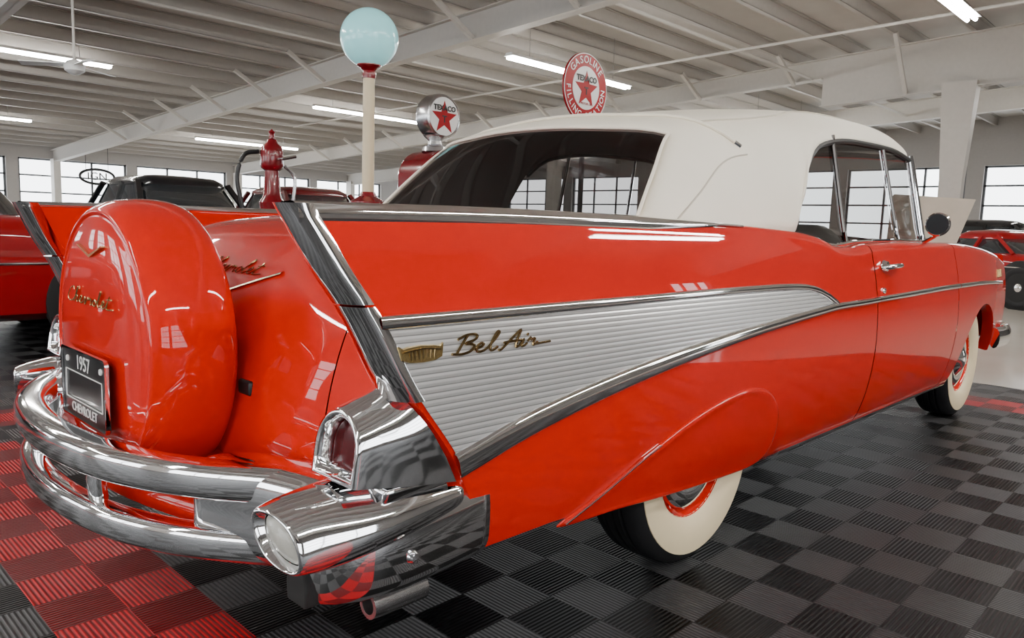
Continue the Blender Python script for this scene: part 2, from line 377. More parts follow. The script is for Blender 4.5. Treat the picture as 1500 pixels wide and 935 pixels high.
for sg in (-1,1):
    q=side_panel('quarter_panel',xq,sg); DOOR[sg]=side_panel('door',xd,sg); side_panel('front_fender',xf,sg)
    # dark jambs behind the door gaps
    for xg in (1.159,2.321):
        MB().grid([[(xx,sg*(Yside(xg,z)-.012),z) for z in np.linspace(.27,.95,14)] for xx in (xg-.02,xg+.02)]).build('door_jamb',DARK,CAR)
    # return flange closing the rear edge of the quarter panel
    MB().grid([[(Xr(z)+dx,sg*(Yside(Xr(z),z)-dy),z) for z in np.linspace(.345,.72,20)] for dx,dy in ((0,0),(-.004,.012),(.0,.06))]).build('quarter_flange',RED,CAR)
    # inner wall of the fin
    rows=[]
    for s in np.linspace(-1.35,.1,30):
        zT=zt(s)-.002; zl=float(np.interp(s,[-1.35,-1.18,-.98,-.85,.1],[.46,.5,.86,.93,.965])); col=[]
        for k in range(12):
            z=zT+(zl-zT)*k/11; x=shear(s,z) if s<-.5 else s
            col.append((x,sg*(Yside(x,min(z,1.03))-BW(z)),z))
        rows.append(col)
    MB().grid(rows).build('fin_inner_wall',RED,CAR,angle=60)
    # chrome moulding on the fin ridge
    rows=[]
    for s in np.linspace(-1.364,.12,40):
        f=min(1,max(.25,(.12-s)/.5)); zT=zt(s); y=Yside(s,zT)-.004
        rows.append([(s,sg*(y+.010),zT-.026*f),(s,sg*(y+.013),zT-.014*f),(s,sg*(y+.008),zT+.002),(s,sg*(y-.008),zT+.008*f+.002),(s,sg*(y-.035*f-.01),zT+.007*f+.002),(s,sg*(y-.052*f-.01),zT-.006)])
    MB().grid(rows).build('fin_moulding',CHROME,CAR,angle=60)
    # rear bezel of the fin, two pieces
    for za,zb_ in ((.868,1.036),(.690,.864)):
        rows=[]
        for z in np.linspace(za,zb_,16):
            x=Xr(z); yo=Yside(x,min(z,1.03))+.006; wd=BW(z)+.008
            pr=[(.016,.001),(-.004,.004),(-.015,-.004),(-.026,-wd*.2),(-.032,-wd*.5),(-.026,-wd*.8),(-.013,-wd+.003),(-.001,-wd-.004),(.03,-wd-.006)]
            rows.append([(x+q[0],sg*(yo+q[1]),z) for q in catmull(pr,2)])
        MB().loft(rows,True,True).build('fin_bezel',CHROME,CAR,angle=50)
# trunk / rear deck
prof=[]
for t in np.linspace(0,PI/2,44):
    prof.append(np.array((-.62-.595*math.cos(t)**(2/2.7),.40+.63*math.sin(t)**(2/2.7))))
prof+=[np.array((x,1.03)) for x in np.linspace(-.56,0,10)]
def deckpt(p,q):
    h=min(1,max(0,(p[1]-.40)/.63)); ym=Yside(-1.0,min(p[1],1.03))-BW(p[1])+.004
    return (p[0]+.05*q*q*(1-h**6), q*ym, p[1]-.05*abs(q)**2.4*h**5)
def deck(name,qs): return MB().grid([[deckpt(p,q) for q in qs] for p in prof]).build(name,RED,CAR,angle=60)
QL=.757
TL=deck('trunk_lid',np.linspace(-QL,QL,41)); deck('rear_deck',np.linspace(-1,-QL-.005,10)); deck('rear_deck',np.linspace(QL+.005,1,10))
for s in (-1,1): MB().grid([[(deckpt(p,s*q)[0]+.012,deckpt(p,s*q)[1],deckpt(p,s*q)[2]-.008) for q in (QL-.012,QL+.017)] for p in prof]).build('lid_gap',DARK,CAR)
# hood and cowl
rows=[]
for x in np.linspace(2.22,3.69,30):
    row=[]
    for q in np.linspace(-1,1,41):
        yw=Yside(x,zt(x)-.05)-.09; y=q*yw; a=abs(q); z=zt(x)-.004-.022*math.exp(-((a-.80)/.09)**2)+.035*max(0,1-(a/.75)**2)
        row.append((x,y,z))
    rows.append(row)
MB().grid(rows).build('hood',RED,CAR,angle=70)
# front end
rows=[]
for z in np.linspace(.40,.93,12):
    rows.append([(3.69+.07*(1-(y/.85)**2)-.10*max(0,(z-.8)/.13)**2*.5,y,z) for y in np.linspace(-.83,.83,31)])
MB().grid(rows).build('front_panel',RED,CAR)
rows=[[(3.715+.07*(1-(y/.85)**2),y,.66+.13*math.sin(a)*(1-(y/.72)**6)) for a in np.linspace(-PI/2,PI/2,9)] for y in np.linspace(-.7,.7,31)]
MB().grid(rows).build('grille',BLACK,CAR)
MB().tube([(3.74+.07*(1-(y/.85)**2),y,.64) for y in np.linspace(-.68,.68,21)],.025,10).build('grille_bar',CHROME,CAR)
for s in (-1,1):
    h=MB().lathe([(0,.02),(.07,.015),(.085,0)],(3.735,s*.66,.80),'x',24).build('headlight',LENSWHITE,CAR)
    MB().lathe([(.082,.015),(.1,.03),(.115,0),(.115,-.08)],(3.725,s*.66,.80),'x',28).build('headlight_ring',CHROME,h)
path=catmull([(3.42,-.88,.42),(3.62,-.90,.43),(3.78,-.80,.44),(3.85,-.5,.45),(3.87,0,.45),(3.85,.5,.45),(3.78,.80,.44),(3.62,.90,.43),(3.42,.88,.42)],6)
MB().tube(path,.03,12,rb=.065).build('front_bumper',CHROME,CAR)
# ---- side trim
def strip(name,pts,ws,h,sg,m=CHROME,parent=None,off=.002):
    P=catmull(pts,8); L=[0]
    for a,b in zip(P[:-1],P[1:]): L.append(L[-1]+np.linalg.norm(b-a))
    rows=[]; tl=np.linspace(0,L[-1],len(ws))
    for i,p in enumerate(P):
        a=P[max(i-1,0)]; b=P[min(i+1,len(P)-1)]; t=(b-a)/np.linalg.norm(b-a); n=np.array((-t[1],t[0])); wd=float(np.interp(L[i],tl,ws)); row=[]
        for q,hh in ((-.5,0),(-.44,.65),(-.22,1),(.22,1),(.44,.65),(.5,0)):
            x,z=p+n*q*wd; row.append((x,sg*(Yside(x,z)+off+hh*h),z))
        rows.append(row)
    return MB().grid(rows).build(name,m,parent or CAR,angle=60)
UP=[(-1.238,.835),(-.9,.838),(-.5,.842),(0,.846),(.35,.845),(.52,.836),(.64,.812),(.74,.775)]
LO=[(-1.075,.565),(-.85,.605),(-.57,.652),(-.25,.690),(.1,.722),(.42,.744),(.6,.755),(.74,.762)]
U2=catmull(UP,8); L2=catmull(LO,8)
for sg in (-1,1):
    rows=[]
    for i,(a,b) in enumerate(zip(L2,U2)):
        row=[]
        for v in np.linspace(0,1,14):
            p=a+(b-a)*v; x=p[0]
            if i==0: x=Xr(p[1])+.010
            row.append((x,sg*(Yside(x,p[1])+.003),p[1]))
        rows.append(row)
    MB().grid(rows).build('ribbed_side_panel',RIBS,CAR,label='silver ribbed panel')
    strip('upper_side_moulding',UP,[.026,.024,.022,.022,.022,.024],.010,sg)
    strip('lower_side_moulding',[(-1.070,.548)]+LO[1:]+[(1.0,.765),(1.155,.768)],[.058,.050,.042,.034,.028,.024],.013,sg)
    strip('door_moulding',[(1.165,.768),(1.6,.775),(2.0,.782),(2.315,.785)],[.024]*2,.011,sg)
    strip('fender_moulding',[(2.328,.785),(2.8,.784),(3.2,.775),(3.45,.765)],[.024,.02],.011,sg)
    strip('rocker_moulding',[(.46,.262),(1.2,.258),(2.44,.256)],[.024,.024],.008,sg)
    for k in range(3): strip('fender_louvre',[(3.36+k*.045,.845),(3.35+k*.045,.80)],[.016,.016],.008,sg,GOLD)
    # fender skirt
    OUT=catmull([(-.72,.322),(-.60,.37),(-.445,.43),(-.19,.51),(.06,.548),(.22,.53),(.325,.46),(.36,.375),(.355,.285),(.28,.254),(.10,.258),(-.2,.278),(-.48,.304)],6,True)
    cen=np.array((-.02,.37)); rings=[]
    for sc,off in ((1.0,-.003),(.994,.003),(.975,.007),(.95,.0085),(.915,.008),(.87,.006),(.82,.005),(.6,.005),(.3,.005),(.02,.005)):
        ring=[]
        for p in OUT:
            q=cen+(p-cen)*sc; fade=min(1,max(0.5,(q[0]+.72)/.35)); ring.append((q[0],sg*(Yside(q[0],q[1])+off*fade),q[1]))
        rings.append(ring)
    MB().loft(rings,False,True).build('fender_skirt',RED,CAR,angle=60)
    strip('skirt_edge_trim',[(-.70,.326),(-.58,.374),(-.44,.430),(-.36,.457)],[.007,.005],.008,sg)
# scripts
def letters():
    return {'C':([[(.55,.8),(.45,1),(.2,.85),(.02,.45),(.1,.08),(.35,.03),(.62,.22)]],.62),
    'h':([[(0,.22),(.2,.7),(.28,1),(.2,.98),(.08,.4),(.04,.02)],[(.05,.15),(.2,.46),(.3,.4),(.28,.1),(.36,.04),(.46,.18)]],.46),
    'e':([[(0,.18),(.2,.28),(.26,.43),(.16,.48),(.06,.3),(.12,.06),(.28,.04),(.42,.18)]],.42),
    'v':([[(0,.18),(.08,.45),(.14,.4),(.14,.05),(.2,.05),(.36,.45),(.45,.36)]],.44),
    'r':([[(0,.3),(.08,.48),(.12,.36),(.24,.42),(.22,.1),(.28,.04),(.38,.18)]],.38),
    'o':([[(.2,.46),(.05,.3),(.08,.06),(.24,.04),(.32,.28),(.2,.46),(.3,.36),(.42,.36)]],.4),
    'l':([[(0,.18),(.2,.7),(.26,1),(.17,.98),(.08,.4),(.12,.06),(.22,.04),(.34,.18)]],.34),
    't':([[(0,.18),(.16,.6),(.22,.85)],[(.16,.62),(.08,.12),(.18,.02),(.6,.1)],[(.0,.62),(.4,.66)]],.6),
    'B':([[(.22,.98),(.12,.5),(.04,.0)],[(-.05,.8),(.2,1),(.5,.98),(.5,.72),(.22,.54),(.52,.44),(.46,.12),(.2,0),(-.1,.06)]],.56),
    'A':([[(0,0),(.1,.02),(.38,.6),(.6,1.0),(.56,.5),(.58,.05),(.7,.1)],[(.12,.36),(.72,.42)]],.7),
    'i':([[(0,.12),(.1,.44),(.07,.1),(.15,.04),(.26,.18)],[(.18,.66),(.21,.72)]],.26),' ':([],.06)}
LT=letters()
def script_mb(txt,h,fn,r,slant=.25,tail=0,wx=1.0):
    mb=MB(); x=0
    tot=sum(LT[c][1] for c in txt)
    for c in txt:
        for st in LT[c][0]:
            pts=[((x+a-tot/2)*wx+slant*b,b) for a,b in st]
            q=catmull(pts,4); mb.tube([fn(p[0]*h,p[1]*h) for p in q],r,6,up=(0,1,0))
        x+=LT[c][1]
    if tail:
        mb.tube([fn((tot/2-.02)*wx*h,.08*h),fn((tot/2*wx+tail)*h,.13*h)],r,6,up=(0,1,0))
    return mb
for sg in (-1,1):
    def fn(u,v,sg=sg):
        x=-.965+u*(1 if sg<0 else -1); z=.766+v; return (x,sg*(Yside(x,z)+.006),z)
    script_mb('Bel Air',.035,fn,.0027,.5,1.2,2.35).build('side_script',GOLD,CAR)
    cx,cz=-1.155,.776
    cr=[(-.052,.017),(-.044,.011),(-.03,.014),(0,.016),(.03,.014),(.044,.011),(.052,.017),(.047,-.008),(.03,-.014),(0,-.016),(-.03,-.014),(-.047,-.008)]
    e=MB().prism(cr,lambda a,b:(cx+a,sg*(Yside(cx+a,cz+b)+.003),cz+b),lambda a,b:(cx+a*.95,sg*(Yside(cx+a,cz+b)+.010),cz+b*.95)).build('side_crest',GOLDB,CAR,smooth=False)
    mb=MB()
    for k in range(-3,4):
        mb.tube([(cx+k*.0095,sg*(Yside(cx,cz)+.0105),cz+.009),(cx+k*.0088,sg*(Yside(cx,cz)+.0105),cz-.009)],.0016,6,up=(0,1,0))
    mb.tube([(cx-.042,sg*(Yside(cx,cz)+.0105),cz+.006),(cx,sg*(Yside(cx,cz)+.0105),cz+.010),(cx+.042,sg*(Yside(cx,cz)+.0105),cz+.006)],.0016,6,up=(0,1,0))
    mb.build('crest_relief',GOLD,e)
# door handle
for sg in (-1,1):
    yh=Yside(1.3,.90)
    h=MB().tube(catmull([(1.235,sg*(yh+.005),.893),(1.25,sg*(yh+.035),.897),(1.32,sg*(yh+.04),.90),(1.39,sg*(yh+.03),.90),(1.42,sg*(yh+.018),.898)],5),.011,10).build('door_handle',CHROME,DOOR[sg])
    MB().lathe([(0,sg*.02),(.02,sg*.018),(.026,0)],(1.265,sg*(yh),.897),'y',16).build('handle_boss',CHROME,DOOR[sg])
    MB().lathe([(0,sg*.008),(.011,sg*.007),(.013,0)],(1.235,sg*(Yside(1.235,.80)),.80),'y',16).build('lock',CHROME,DOOR[sg])
# ---- soft top
Rb=[[(-.03,.79,1.00),(-.11,.735,.995),(-.20,.66,.985),(-.26,.33,.98),(-.28,0,.98)],
 [(.04,.785,1.005),(-.05,.735,1.03),(-.16,.655,1.045),(-.22,.33,1.05),(-.24,0,1.05)],
 [(.22,.78,1.01),(.14,.715,1.12),(-.02,.61,1.19),(-.085,.31,1.21),(-.10,0,1.215)],
 [(.43,.78,1.015),(.33,.69,1.215),(.13,.56,1.325),(.06,.29,1.355),(.04,0,1.365)],
 [(.56,.78,1.02),(.48,.695,1.25),(.30,.56,1.385),(.24,.28,1.42),(.22,0,1.43)],
 [(.70,.775,1.03),(.79,.715,1.27),(.70,.555,1.44),(.67,.27,1.485),(.66,0,1.50)],
 [(.84,.745,1.26),(.91,.70,1.375),(.95,.55,1.485),(.94,.27,1.53),(.93,0,1.54)],
 [(1.02,.71,1.375),(1.05,.675,1.44),(1.10,.54,1.517),(1.1,.27,1.55),(1.1,0,1.56)],
 [(1.4,.695,1.425),(1.4,.66,1.49),(1.4,.53,1.545),(1.4,.27,1.57),(1.4,0,1.578)],
 [(1.85,.69,1.438),(1.85,.655,1.505),(1.85,.53,1.55),(1.85,.27,1.57),(1.85,0,1.575)],
 [(2.13,.68,1.42),(2.14,.65,1.465),(2.16,.53,1.50),(2.19,.26,1.515),(2.2,0,1.52)],
 [(2.16,.675,1.395),(2.18,.645,1.43),(2.20,.52,1.46),(2.23,.26,1.475),(2.24,0,1.48)]]
for i in range(5): Rb[i]=[(p[0]+(.036 if j>0 else .01),p[1],p[2]) for j,p in enumerate(Rb[i])]
K=5; fine=[]
for rb in Rb:
    full=rb+[(p[0],-p[1],p[2]) for p in rb[-2::-1]]; fine.append(catmull(full,K))
ncol=len(fine[0]); cols=[catmull([r[j] for r in fine],K) for j in range(ncol)]; nr=len(cols[0])
def topgrid(sel,name,m,solid,inner=None):
    used={}; V=[]; F=[]
    def vid(i,j):
        if (i,j) not in used: used[(i,j)]=len(V); V.append(cols[j][i])
        return used[(i,j)]
    for i in range(nr-1):
        for j in range(ncol-1):
            win=(K*1<=i<K*3) and (2*K<=j<6*K)
            if win==sel: F.append((vid(i,j),vid(i,j+1),vid(i+1,j+1),vid(i+1,j)))
    return MB().add(V,F).build(name,m,CAR,angle=60,solid=solid,inner=inner)
ST=topgrid(False,'soft_top',VINYL,.010,LINER); RW=topgrid(True,'rear_window',REARGLASS,0)
edge=[cols[2*K][i] for i in range(K,3*K+1)]+[cols[j][3*K] for j in range(2*K,6*K+1)]+[cols[6*K][i] for i in range(3*K,K-1,-1)]+[cols[j][K] for j in range(6*K,2*K-1,-1)]
MB().tube([p+np.array((-.003,0,.003)) for p in edge],.006,8,closed=True).build('window_seal',VINYL,RW)
bow=[cols[j][4*K]+np.array((-.003,0,.004)) for j in range(int(1.4*K),ncol-int(1.4*K))]
MB().tube(bow,.009,8,rb=.006).build('bow_binding',VINYL,ST)
for p,q in ((bow[0],bow[1]),(bow[-1],bow[-2])): MB().tube(catmull([p+(p-q)*.35,p,p*.85+q*.15],3),.009,8).build('binding_tip',CHROME,ST)
for j in (2*K,6*K):
    MB().tube([cols[j][i]+np.array((0,0,.002)) for i in range(4*K,nr-K)],.004,6).build('roof_seam',SEAM,ST)
for j,sg in ((int(1.2*K),1),(ncol-1-int(1.2*K),-1)):
    MB().tube([cols[j][i]+np.array((0,sg*.001,.0005)) for i in range(1,4*K+1)],.003,6).build('side_seam',SEAM,ST)
# ---- glass
rail=pchip([.70,.84,1.02,1.4,1.85,2.14],[1.03,1.26,1.375,1.425,1.435,1.405])
def yg(z): return float(np.interp(z,[.96,1.03,1.43],[.80,.772,.69]))
def sglass(name,x0,x1,sg,sl0=0,sl1=0):
    rows=[]
    for t in np.linspace(0,1,12):
        col=[]
        for v in np.linspace(0,1,10):
            x=(x0+sl0*v)*(1-t)+(x1+sl1*v)*t; zz=.965+(rail(x)-.965)*v; col.append((x,sg*(yg(zz)-.004),zz))
        rows.append(col)
    return MB().grid(rows).build(name,GLASS,CAR)
for sg in (-1,1):
    q=sglass('quarter_window',.715,1.145,sg); g=sglass('door_window',1.165,1.79,sg,0,-.05); v=sglass('vent_window',1.81,2.13,sg,-.05,0)
    def zl(x0,x1): return [(x0+(x1-x0)*t,sg*(yg(.965+.455*t)+.002),.965+.455*t) for t in np.linspace(0,1,8)]
    MB().tube(zl(1.155,1.155),.010,8).build('window_frame',CHROME,g); MB().tube(zl(1.80,1.75),.008,8).build('window_frame',CHROME,v)
    MB().tube(zl(2.15,2.13),.019,10).build('windshield_pillar',CHROME,CAR)
    MB().tube([(x,sg*(.805),zt(x)+.002) for x in np.linspace(.74,2.15,18)],.008,8).build('belt_moulding',CHROME,CAR)
    MB().tube([(x,sg*(yg(rail(x))+.004),rail(x)-.008) for x in np.linspace(.86,2.12,20)],.011,8).build('roof_rail',BLACK,CAR)
    MB().grid([[(x,sg*(.79-.02*t),zt(x)-.02-.5*t) for t in (0,1)] for x in np.linspace(.6,2.3,20)]).build('door_card',SEAT,CAR)
rows=[]
for t in np.linspace(0,1,10):
    rows.append([((2.15+(.55*(1-t)+.06)*(1-abs(q)**3.2)),q*(.735-.065*t),.99+.42*t+.05*t*(1-q*q)) for q in np.linspace(-1,1,31)])
MB().grid(rows).build('windshield',CLEAR,CAR)
MB().tube(rows[-1],.016,8).build('windshield_header',CHROME,CAR)
MB().tube(rows[0],.012,8).build('windshield_base',CHROME,CAR)
# ---- interior
def cushion(name,x0,x1,y0,y1,z0,z1,m=SEAT): return MB().box(x0,x1,y0,y1,z0,z1).build(name,m,CAR,bevel=.05,angle=70)
cushion('front_seat',1.42,1.95,-.68,.68,.45,.62); 
MB().loft([[(x0+dx,y,z) for y,z in ((-.68,.55),(.68,.55),(.68,1.0),(.6,1.06),(-.6,1.06),(-.68,1.0))] for x0,dx in ((1.28,0),(1.42,0))]).build('front_seat_back',SEAT,CAR,bevel=.03)
cushion('rear_seat',.42,.95,-.62,.62,.42,.60); MB().loft([[(x0,y,z) for y,z in ((-.62,.5),(.62,.5),(.62,.94),(-.62,.94))] for x0 in (.28,.44)]).build('rear_seat_back',SEAT,CAR,bevel=.03)
MB().box(-.2,2.3,-.76,.76,.36,.42).build('cabin_floor',DARK,CAR); MB().box(2.1,2.3,-.74,.74,.7,.97).build('dashboard',SEAT,CAR,bevel=.03)
MB().tube([(1.88+.06*math.sin(a),.36+.2*math.cos(a),.98+.19*math.sin(a)) for a in np.linspace(0,2*PI,32)[:-1]],.012,8,closed=True,up=(1,0,0)).build('steering_wheel',SEAT,CAR)
MB().box(-1.1,3.4,-.62,.62,.24,.34).build('underbody',DARK,CAR); 
for s in (-1,1): MB().box(-1.0,-.45,min(s*.6,s*.86),max(s*.6,s*.86),.33,.5).build('inner_panel',DARK,CAR); MB().box(.42,2.42,min(s*.6,s*.84),max(s*.6,s*.84),.27,.5).build('inner_panel',DARK,CAR)
# ---- mirror
mr=MB().lathe([(0,.0),(.049,.0),(.055,.008),(.045,.028),(.0,.04)],(1.87,-.92,1.082),'x',28).build('side_mirror',CHROME,CAR)
MB().tube(catmull([(1.90,-.92,1.06),(1.93,-.90,1.03),(1.95,-.85,1.0),(1.95,-.83,.985)],5),.009,8).build('mirror_arm',CHROME,mr)
MB().lathe([(0,-.003),(.047,-.003)],(1.87,-.92,1.082),'x',28).build('mirror_glass',DKGLASS,mr)
# ---- wheels
TY=[(.185,.06),(.20,.082),(.235,.093),(.275,.096),(.305,.090),(.323,.075),(.331,.062),(.333,.04),(.326,.036),(.326,.030),(.334,.026),(.334,.006),(.327,.003),(.327,-.003),(.334,-.006),(.334,-.026),(.326,-.03),(.326,-.036),(.333,-.04),(.331,-.062),(.323,-.075),(.305,-.09),(.275,-.096),(.2,-.082),(.185,-.06)]
WWP=[(.188,.068),(.20,.0845),(.235,.0955),(.275,.0985),(.297,.0945),(.2975,.092)]
RIM=[(.19,.072),(.185,.06),(.165,.045),(.13,.05)]
CAP=[(.168,.052),(.163,.062),(.13,.072),(.10,.066),(.085,.074),(.06,.09),(.035,.10),(0,.104)]
def wheel(o,sg,parent,name='wheel'):
    f=lambda P:[(r,sg*h) for r,h in P]
    t=MB().lathe(f(TY),o,'y',64).build(name,RUBBER,parent,angle=30)
    MB().lathe(f(WWP),o,'y',64).build('whitewall',WHITEWALL,t); MB().lathe(f(RIM),o,'y',48).build('rim',RED,t); MB().lathe(f(CAP),o,'y',48).build('hubcap',CHROME,t); return t
for x in (0,2.921):
    for sg in (-1,1): wheel((x,sg*.748,.334),sg,CAR)
# ---- spare wheel cover
zc=.698
spp=catmull([(0,-1.420),(.10,-1.4185),(.20,-1.414),(.27,-1.407),(.305,-1.398)],4)+catmull([(.3085,-1.3985),(.313,-1.4025),(.319,-1.4015),(.327,-1.393),(.338,-1.373),(.345,-1.348),(.3485,-1.31),(.3485,-1.272),(.344,-1.24),(.331,-1.214),(.30,-1.198)],4)+[np.array((0,-1.19))]
sp=MB().lathe([tuple(p) for p in spp],(0,0,zc),'x',128).build('spare_wheel_cover',RED,CAR,angle=60)
script_mb('Chevrolet',.038,lambda u,v:(-1.4175-.004,-u,.79+v),.0019,.4,0,2.05).build('cover_script',GOLDB,sp)
MB().prism([(-.085,.026),(-.085,.029),(0,.006),(.085,.029),(.085,.026),(0,-.001)],lambda a,b:(-1.408,a,.905+b),lambda a,b:(-1.4195,a,.905+b)).build('cover_emblem',GOLDB,sp,smooth=False)
# bracket to trunk and trunk lettering
MB().box(-1.20,-1.12,-.36,-.30,.60,.635).build('spare_bracket',BLACK,CAR,bevel=.006)
pz_=[p[1] for p in prof[:44]]; px_=[p[0] for p in prof[:44]]
def tsurf(y,z):
    ym=Yside(-1.0,z)-BW(z); q=y/ym; h=(z-.40)/.63; return float(np.interp(z,pz_,px_))+.05*q*q*(1-h**6)
script_mb('Chevrolet',.034,lambda u,v:(tsurf(-u-.06,.868+v)-.003,-u-.06,.868+v),.0015,.4,0,2.2).build('trunk_script',GOLD,TL)
mb=MB()
for s in (-1,1):
    rows=[]
    for t in np.linspace(0,1,16):
        y=s*.30*t; z0=.79+.085*t; rows.append([(tsurf(y,z0+dz)-off,y,z0+dz) for dz,off in ((0,-.002),(.002,.005),(.007,.005),(.009,-.002))])
    mb.grid(rows)
mb.build('trunk_emblem',GOLD,TL,angle=60)
# ---- licence plate
def rrect(w,h,r,n=5):
    out=[]
    for cx_,cy_,a0 in ((w-r,h-r,0),(-w+r,h-r,90),(-w+r,-h+r,180),(w-r,-h+r,270)):
        for i in range(n+1): a=rad(a0+90*i/n); out.append((cx_+r*math.cos(a),cy_+r*math.sin(a)))
    return out
px,pz=-1.438,.592
pl=MB().prism(rrect(.158,.085,.012),lambda a,b:(px+.006,-a,pz+b),lambda a,b:(px,-a,pz+b)).build('licence_plate',PLATEBLK,CAR,smooth=False)
mb=MB(); ro_=rrect(.160,.087,.014); ri=rrect(.155,.082,.010); mb.grid([[(px+.004,-a,pz+b) for a,b in ro_],[(px-.005,-a,pz+b) for a,b in ro_],[(px-.005,-a,pz+b) for a,b in ri],[(px-.001,-a,pz+b) for a,b in ri]],False,True); mb.build('plate_frame',CHROME,pl,smooth=False)
mb=MB(); text_mb(mb,'1957',.050,FACE_NX(px-.002,0,pz+.055),ext=.0006); text_mb(mb,'CHEVROLET',.033,FACE_NX(px-.002,0,pz-.06),ext=.0006)
for zz in (.030,-.040):
    mb.box(px-.003,px-.001,-.13,.13,pz+zz-.001,pz+zz+.001)
for yy in (.13,-.13): mb.box(px-.003,px-.001,yy-.001,yy+.001,pz-.04,pz+.030)
for k in (-.12,.12): mb.lathe([(0,-.003),(.007,-.003),(.008,0)],(px,k,pz+.056),'x',12)
mb.build('plate_lettering',WHITE,pl,smooth=False)
MB().box(-1.436,-1.40,-.10,.10,.50,.53).build('plate_bracket',BLACK,CAR,bevel=.004)
# ---- tail lights
def tomb(yc,hw,za,zb_,n=20,nar=0):
    sp_=zb_-hw*1.05; P=[(yc-hw,za)]; P+=[(yc-hw,za+(sp_-za)*.5)]
    for i in range(n+1):
        a=PI-PI*i/n; P.append((yc+hw*math.cos(a)*(1-nar*math.sin(a)),sp_+hw*1.05*math.sin(a)))
    P+=[(yc+hw,za+(sp_-za)*.5),(yc+hw,za)]; return P
for sg in (-1,1):
    rings=[]
    secs=[(0,.833,.052,.559,.651,.04,0),(0,.833,.055,.556,.655,.004,0),(0,.833,.061,.550,.665,-.005,0),(0,.833,.067,.545,.672,-.004,0),(.03,.8335,.069,.543,.675,0,0),(.15,.835,.071,.54,.679,0,0),(.3,.838,.073,.536,.685,0,.04),(.5,.843,.076,.532,.692,0,.08),(.75,.848,.079,.527,.700,0,.12),(1,.852,.081,.522,.710,0,.15)]
    for s,yc,hw,za,zb_,dx,nar in secs:
        ring=[]
        for y,z in tomb(yc,hw,za,zb_,24,nar):
            xb=-1.280+.02*(z-.55)/.13; xe=Xr(max(.5,z))-.004-.018*min(1,max(0,(.71-z)/.2)); ring.append((xb+(xe-xb)*s+dx,sg*y,z))
        rings.append(ring)
    t=MB().loft(rings,False,True).build('tail_light_housing',CHROME,CAR,angle=75)
    rings=[]
    for sc in (1,.95,.85,.7,.5,.3,.12,.02):
        dx=-.006*math.sqrt(max(0,1-sc*sc))
        rings.append([(-1.280+.02*(.605-.55)/.13+.02*(z-.605)*sc/.13+dx+.030,sg*(.833+(y-.833)*sc),.605+(z-.605)*sc) for y,z in tomb(.833,.054,.557,.654)])
    MB().loft(rings,False,True).build('tail_light_lens',LENSRED,t,angle=80)
    MB().loft([[(x,sg*y,z) for y,z in ((.785,.50),(.908,.50),(.918,.532),(.785,.54))] for x in (-1.225,-1.075)]).build('housing_base',CHROME,CAR,bevel=.008)
    # bumper end: pod flowing into the wrap-around wing
    rings=[]
    secs=((-1.378,.834,.460,.053,.029,42,1.8),(-1.392,.834,.460,.060,.034,42,1.75),(-1.395,.834,.460,.065,.039,42,1.75),(-1.385,.834,.461,.071,.045,42,1.75),(-1.345,.836,.465,.078,.054,40,1.8),(-1.27,.841,.472,.084,.059,32,1.95),(-1.18,.848,.480,.085,.055,18,2.1),(-1.10,.854,.486,.080,.046,8,2.2),(-1.05,.858,.489,.072,.037,3,2.2),(-1.03,.860,.490,.05,.026,0,2.2))
    for x,yc,z0,ra,rb_,rot,p in catmull(secs,3):
        ring=[]
        for k in range(44):
            a=2*PI*k/44; c,s=math.cos(a),math.sin(a); u=ra*math.copysign(abs(c)**(2/p),c); v=rb_*math.copysign(abs(s)**(2/p),s)
            cr_,sr_=math.cos(rad(rot)),math.sin(rad(rot)); yy=u*cr_+v*sr_; zz=-u*sr_+v*cr_   # long axis: inner-up to outer-down
            tilt=.30*yy*max(0,min(1,(-1.27-x)/.1))
            ring.append((x+tilt,sg*(yc+yy),z0+zz))
        rings.append(ring)
    be=MB().loft(rings,False,True).build('bumper_end',CHROME,CAR,angle=55)
    lr=[]
    c0=np.mean(np.array(rings[0]),axis=0)
    for sc,dx in ((1,0),(.93,-.005),(.75,-.010),(.5,-.014),(.25,-.016),(.03,-.017)):
        lr.append([(c0[0]+(q[0]-c0[0])*sc+dx+.004,c0[1]+(q[1]-c0[1])*sc,c0[2]+(q[2]-c0[2])*sc) for q in rings[0]])
    MB().loft(lr,False,True).build('reversing_lens',LENSWHITE,be,angle=80)
    # lower wrap-around plate, bulging outward and tucking under
    path=catmull([(-1.295,.745),(-1.322,.79),(-1.310,.855),(-1.262,.898),(-1.18,.917),(-1.08,.924),(-.97,.923)],6); rows=[]
    for i,(x,y) in enumerate(path):
        t=i/(len(path)-1); ztop_=.445+.06*t; zlo=.296+.02*t+.03*max(0,t-.7); 
        pr=[(.03*(1-t),y-.04,ztop_),(.003,y-.012,ztop_-.008),(0,y,ztop_-.04),(-.002,y+.004,(ztop_+zlo)/2+.01),(.002,y-.004,zlo+.045),(.012*(1-t),y-.022,zlo+.016),(.025*(1-t),y-.045,zlo+.002),(.035*(1-t),y-.075,zlo+.004)]
        rows.append([(x+q[0],sg*q[1],q[2]) for q in catmull(pr,3)])
    bw=MB().grid(rows).build('bumper_wing',CHROME,CAR,angle=60,solid=.004)
    MB().lathe([(0,sg*.016),(.010,sg*.014),(.014,0)],(-1.165,sg*.919,.395),'y',16).build('bumper_bolt',CHROME,bw)
    MB().prism([(a*.032,b*.036) for a,b in ((-1,-1),(1,-1),(1.1,0),(.8,1),(-.8,1),(-1.1,0))],lambda a,b:(-1.331,sg*(.79+a),.345+b),lambda a,b:(-1.25,sg*(.79+a),.345+b)).build('exhaust_port',DARK,bw,bevel=.004)
    # chrome blade from the centre bars back to the pod
    rows=[]; ts=list(np.linspace(0,.86,22))+[.90,.935,.965,.985,1.0]
